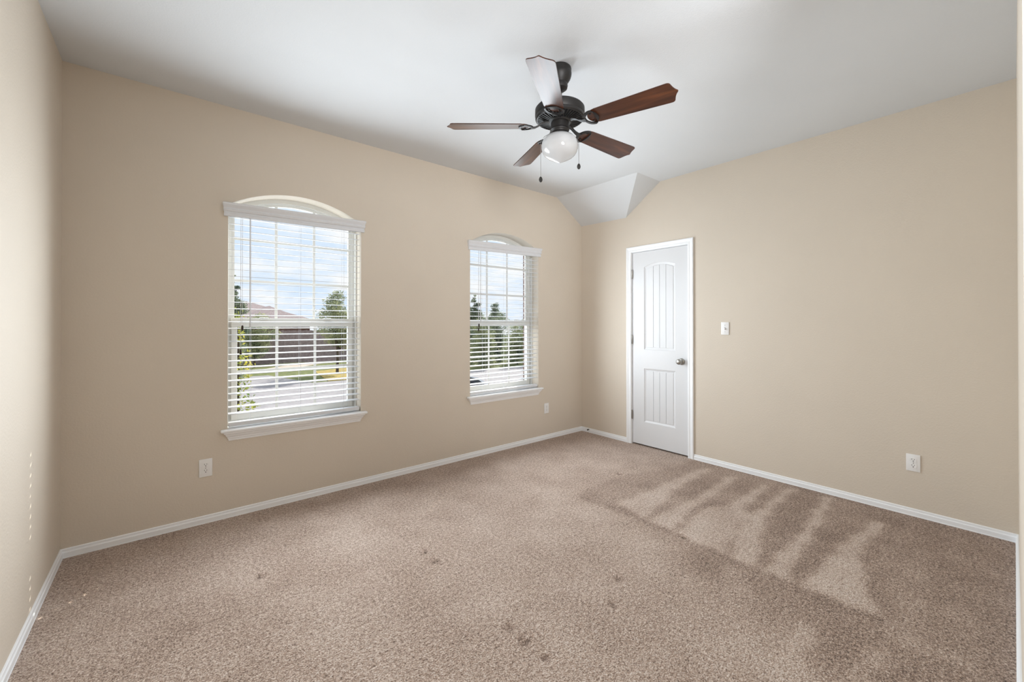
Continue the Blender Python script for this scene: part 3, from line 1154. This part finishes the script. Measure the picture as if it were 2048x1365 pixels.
ground('ground_lawn', [(-70, 0.35), (90, 0.35), (90, 120), (-70, 120)], G, LAWN2)
ground('street', [(-70, 17.5), (90, 12.5), (90, 27), (4.2, 29), (2.5, 36), (-70, 42)], G + 0.02, ASPHALT)
ground('driveway', [(-6.5, 0.5), (12, 0.5), (12, 17.2), (-6.5, 17.6)], G + 0.01, ASPHALT)
ground('sidewalk', [(-70, 43.5), (3.5, 38.5), (16, 52), (14, 53.5), (2.5, 41.0), (-70, 46)], G + 0.03, CONCRETE)
ground('verge', [(5.3, 29.2), (14, 28.5), (16, 29), (16, 36), (9, 37.6), (6.2, 36.5)], G + 0.05, LAWN)


def leaves(bm, blobs, n, size, rnd):
    """Loose clusters of small folded leaves over ellipsoid blobs (cx, cy, cz, rx, ry, rz)."""
    vol = [b[3] * b[5] + 0.001 for b in blobs]
    tot = sum(vol)
    for b, w_ in zip(blobs, vol):
        for _ in range(int(n * w_ / tot)):
            while True:
                p = Vector((rnd.uniform(-1, 1), rnd.uniform(-1, 1), rnd.uniform(-1, 1)))
                if 0.25 < p.length < 1:
                    break
            p = p * (0.55 + 0.45 * rnd.random()) / max(p.length, 0.4) * (0.75 + 0.35 * rnd.random())
            c = Vector((b[0] + p.x * b[3], b[1] + p.y * b[4], b[2] + p.z * b[5]))
            a = Vector((rnd.gauss(0, 1), rnd.gauss(0, 1), rnd.gauss(0.3, 0.8))).normalized()
            t = a.cross(Vector((rnd.gauss(0, 1), rnd.gauss(0, 1), rnd.gauss(0, 1)))).normalized()
            s = size * rnd.uniform(0.6, 1.4)
            v0, v1 = c - a * s, c + a * s
            l_, r_ = c + t * s * 0.45, c - t * s * 0.45 + a * 0.1 * s
            q = [bm.verts.new(x) for x in (v0, l_, v1, r_)]
            bm.faces.new(q)


def tree(name, loc, trunk_h, blobs, n, size, leafm, label, category, seed, group=None):
    rnd = random.Random(seed)
    r = root(name, loc, label=label, category=category)
    if group:
        r['group'] = group
    bm = bmesh.new()
    top = max(b[2] for b in blobs)
    tube(bm, [(0, 0, -0.05), (0.03, 0.02, trunk_h * 0.5), (0, 0, trunk_h), (0.02, 0.03, top)], [0.035 * trunk_h + 0.05, 0.028 * trunk_h + 0.04, 0.02 * trunk_h + 0.03, 0.015], 8)
    for b in blobs:
        tube(bm, [(0, 0, trunk_h * 0.8), (b[0] * 0.5, b[1] * 0.5, (trunk_h * 0.8 + b[2]) / 2 + 0.1), (b[0], b[1], b[2])], [0.02 * trunk_h + 0.02, 0.03, 0.012], 6)
    finish('trunk', bm, BARK, r, smooth=60)
    bm = bmesh.new()
    leaves(bm, blobs, n, size, rnd)
    finish('foliage', bm, leafm, r, recalc=False)
    return r


def blobs_round(rnd, h0, h1, rad, n, taper=0.5):
    out = []
    for i in range(n):
        f = (i + 0.5) / n
        z = h0 + (h1 - h0) * f
        k = rad * (1 - taper * abs(2 * f - 0.8))
        a = rnd.uniform(0, 6.28)
        d = k * rnd.uniform(0.1, 0.6)
        s = k * rnd.uniform(0.45, 0.7)
        out.append((d * math.cos(a), d * math.sin(a), z, s, s, s * rnd.uniform(0.5, 0.8)))
    return out


rr = random.Random(3)
tree('slim_tree', (-1.95, 16.0, G), 2.2, blobs_round(rr, 1.6, 6.3, 0.85, 20, 0.7), 11000, 0.05, LEAF_D,
     'slim dark green tree at the left edge of the larger window', 'tree', 11)
tree('flowering_shrub', (-2.86, 6.0, G), 0.9, [(0.0, 0.0, 0.8, .42, .4, .6), (0.05, 0, 1.7, .40, .4, .6), (0.02, 0, 2.6, .36, .35, .55), (0.0, 0, 3.4, .30, .3, .5), (-.05, 0, 4.2, .22, .22, .40)], 2600, 0.032, LEAF_Y,
     'yellow green leafy shrub close behind the left side of the larger window', 'shrub', 12)
tree('broad_tree', (7.4, 34.0, G), 2.4, blobs_round(rr, 2.4, 7.1, 2.8, 18, 0.6), 9000, 0.09, LEAF_M,
     'broad mid green tree behind the right side of the larger window', 'tree', 13)
tree('low_tree', (2.6, 44.0, G), 1.5, blobs_round(rr, 1.2, 4.9, 2.4, 14, 0.4), 8000, 0.09, LEAF_M,
     'low bushy tree in front of the brown roof, left part of the larger window', 'tree', 14)
tree('tall_tree', (25.6, 39.6, G), 2.6, blobs_round(rr, 3.0, 8.0, 1.9, 14, 0.75), 7500, 0.10, LEAF_D,
     'tall dark tree behind the left half of the farther window, highest there', 'tree', 15)
tree('spreading_tree', (30.4, 42.0, G), 2.4, blobs_round(rr, 2.6, 7.1, 2.4, 14, 0.6), 8000, 0.10, LEAF_D,
     'dark spreading tree behind the right half of the farther window', 'tree', 16)
for i, (x, y, hh, rad, m_, lab) in enumerate([
        (20.2, 30.3, 4.4, 1.95, LEAF_M, 'yellowish rounded hedge bush in front at the left of the farther window'),
        (24.7, 30.3, 4.3, 1.95, LEAF_M, 'light green rounded hedge bush in front at the right of the farther window'),
        (21.4, 34.7, 4.6, 1.75, LEAF_D, 'dark hedge bush in the back row, left side of the farther window'),
        (25.3, 34.7, 4.8, 1.75, LEAF_D, 'dark hedge bush in the back row, middle of the farther window'),
        (29.2, 34.7, 4.6, 1.75, LEAF_D, 'dark hedge bush in the back row, right edge of the farther window')]):
    tree('hedge_bush', (x, y, G), 0.7, blobs_round(rr, 0.3, hh, rad, 13, 0.2) + [(0, 0, 1.0, rad, 0.8, 1.1), (0, 0, 2.4, rad * 0.95, 0.8, 1.2)], 9500, 0.075, m_, lab, 'bush', 30 + i, 'hedge bushes across the street')


# board fence, one thing: boards in one mesh, posts as parts
def fence(p0, p1, z0, z1, label):
    p0, p1 = Vector((*p0, 0)), Vector((*p1, 0))
    d = p1 - p0
    L = d.length
    t = d.normalized()
    r = root('board_fence', (p0.x, p0.y, G), label=label, category='fence')
    ang = math.atan2(t.y, t.x)
    r.rotation_euler = (0, 0, ang)
    bm = bmesh.new()
    n = int(L / 0.15)
    for i in range(n):
        h = z1 - z0 + 0.02 * math.sin(i * 1.7)
        box(bm, (i * 0.15, -0.012, 0.03), (i * 0.15 + 0.142, 0.012, h))
    for z in (0.4, (z1 - z0) - 0.35):
        box(bm, (0, 0.012, z), (L, 0.05, z + 0.09))
    finish('boards', bm, FENCEM, r)
    k = 0
    while k * 2.4 < L:
        box_obj('post', (k * 2.4, 0.05, 0), (k * 2.4 + 0.1, 0.15, z1 - z0 + 0.06), FENCEM, r)
        k += 1


fence((-4.0, 47.0), (16.0, 47.0), G, 0.55, 'dark brown board fence below the tiled roof seen through the larger window')


def house(name, x0, x1, y0, y1, eave, ridge, label, wing=None):
    o = ((x0 + x1) / 2, (y0 + y1) / 2, G)
    r = root(name, o, label=label, category='house')
    box_obj('house_wall', (x0, y0, G), (x1, y1, eave), WALLB, r, o)

    def hip(bm, a0, a1, b0, b1, ez, rz, ov=0.5):
        a0, a1, b0, b1 = a0 - ov, a1 + ov, b0 - ov, b1 + ov
        run = (b1 - b0) / 2
        if a1 - a0 > b1 - b0:
            rg = [(a0 + run, (b0 + b1) / 2, rz), (a1 - run, (b0 + b1) / 2, rz)]
        else:
            run = (a1 - a0) / 2
            rg = [((a0 + a1) / 2, b0 + run, rz), ((a0 + a1) / 2, b1 - run, rz)]
        c = [bm.verts.new(p) for p in ((a0, b0, ez), (a1, b0, ez), (a1, b1, ez), (a0, b1, ez))]
        g = [bm.verts.new(p) for p in rg]
        if a1 - a0 > b1 - b0:
            fs = ((c[0], c[1], g[1], g[0]), (c[1], c[2], g[1]), (c[2], c[3], g[0], g[1]), (c[3], c[0], g[0]))
        else:
            fs = ((c[0], c[1], g[0]), (c[1], c[2], g[1], g[0]), (c[2], c[3], g[1]), (c[3], c[0], g[0], g[1]))
        for f in fs:
            bm.faces.new(f)
        bm.faces.new(list(reversed(c)))
    bm = bmesh.new()
    hip(bm, x0, x1, y0, y1, eave, ridge)
    finish('roof', bm, ROOF, r, o)
    bm = bmesh.new()
    box(bm, (x0 - 0.5, y0 - 0.54, eave - 0.22), (x1 + 0.5, y0 - 0.50, eave + 0.02))
    finish('fascia', bm, PALEW, r, o)
    if wing:
        wx0, wx1, wy, wr = wing
        box_obj('house_wall', (wx0, wy, G), (wx1, y0 + 0.1, eave), WALLB, r, o)
        bm = bmesh.new()
        hip(bm, wx0, wx1, wy, y0 + 2 * (wx1 - wx0), eave, wr)
        finish('roof', bm, ROOF, r, o)
    for k in range(2):
        xx = x0 + (x1 - x0) * (0.12 + 0.76 * k)
        f = box_obj('house_window', (xx - 0.7, y0 - 0.06, G + 1.0), (xx + 0.7, y0 + 0.05, G + 2.4), PALEW, r, o)
        box_obj('house_pane', (xx - 0.6, y0 - 0.08, G + 1.1), (xx + 0.6, y0 - 0.055, G + 2.3), CARG, f, o)
    return r


house('brick_house', -2.5, 9.8, 53.0, 65.0, 1.75, 4.15, 'brick house with a brown hipped roof across the street behind the larger window', (2.6, 8.4, 51.0, 3.45))
house('far_house', 26.0, 40.0, 56.0, 68.0, 1.2, 3.6, 'brick house mostly hidden behind the trees of the farther window')


def make_car():
    x0, x1, y0, y1 = 4.85, 9.20, 13.15, 14.90   # body frame; placed by the root below
    o = ((x0 + x1) / 2, (y0 + y1) / 2, G)
    r = root('parked_car', o, label='white car parked below the lower left of the farther window', category='car')
    prof = [(4.85, -2.62), (4.88, -2.25), (5.0, -2.14), (5.75, -2.06), (6.35, -1.60), (6.75, -1.53), (7.6, -1.54), (8.1, -1.66), (8.75, -2.05), (9.12, -2.12), (9.20, -2.30), (9.18, -2.66), (8.9, -2.72), (5.1, -2.72)]
    bm = bmesh.new()

    def ins(z):
        return max(0.0, (z + 2.12) * 0.33) + 0.03
    a = [bm.verts.new((x, y0 + ins(z), z)) for x, z in prof]
    b = [bm.verts.new((x, y1 - ins(z), z)) for x, z in prof]
    n = len(prof)
    for i in range(n):
        j = (i + 1) % n
        bm.faces.new([a[i], a[j], b[j], b[i]])
    bm.faces.new(a)
    bm.faces.new(list(reversed(b)))
    finish('car_body', bm, CARW, r, o)
    # side glass, windscreen, rear screen
    for ys, sgn in ((y0, -1), (y1, 1)):
        bm = bmesh.new()
        pts = [(6.0, -2.03), (6.45, -1.64), (7.6, -1.60), (8.0, -1.70), (8.45, -2.03)]
        prism(bm, pts, [], lambda u, v_, d: (u, (y0 + ins(v_) + d) if sgn < 0 else (y1 - ins(v_) - d), v_), -0.012, 0.02)
        finish('side_glass', bm, CARG, r, o)
    for xa, za, xb, zb in ((5.82, -2.02, 6.33, -1.64), (8.16, -1.68, 8.68, -2.02)):
        bm = bmesh.new()
        nrm = Vector((-(zb - za), 0, xb - xa)).normalized() * 0.012
        q = []
        for s in (-0.5, 1.0):
            q.append([bm.verts.new((x + nrm.x * s, yy, z + nrm.z * s)) for x, z, yy in ((xa, za, y0 + ins(za) + 0.08), (xb, zb, y0 + ins(zb) + 0.08), (xb, zb, y1 - ins(zb) - 0.08), (xa, za, y1 - ins(za) - 0.08))])
        bm.faces.new(q[0])
        bm.faces.new(list(reversed(q[1])))
        for i in range(4):
            j = (i + 1) % 4
            bm.faces.new([q[0][i], q[0][j], q[1][j], q[1][i]])
        finish('windscreen', bm, CARG, r, o)
    for xw in (5.65, 8.35):
        for yw, s in ((y0 + 0.0, 1), (y1 - 0.2, 1)):
            bm = bmesh.new()
            lathe(bm, [(0, 0.0), (0.20, 0.0), (0.30, 0.005), (0.32, 0.03), (0.32, 0.17), (0.30, 0.195), (0.20, 0.2), (0, 0.2)], 24, (xw, G + 0.32), 'Y', yw)
            finish('wheel', bm, TYRE, r, o, smooth=40)
    r.location = (o[0] + 1.0, o[1] + 1.9, G + 0.02)


make_car()
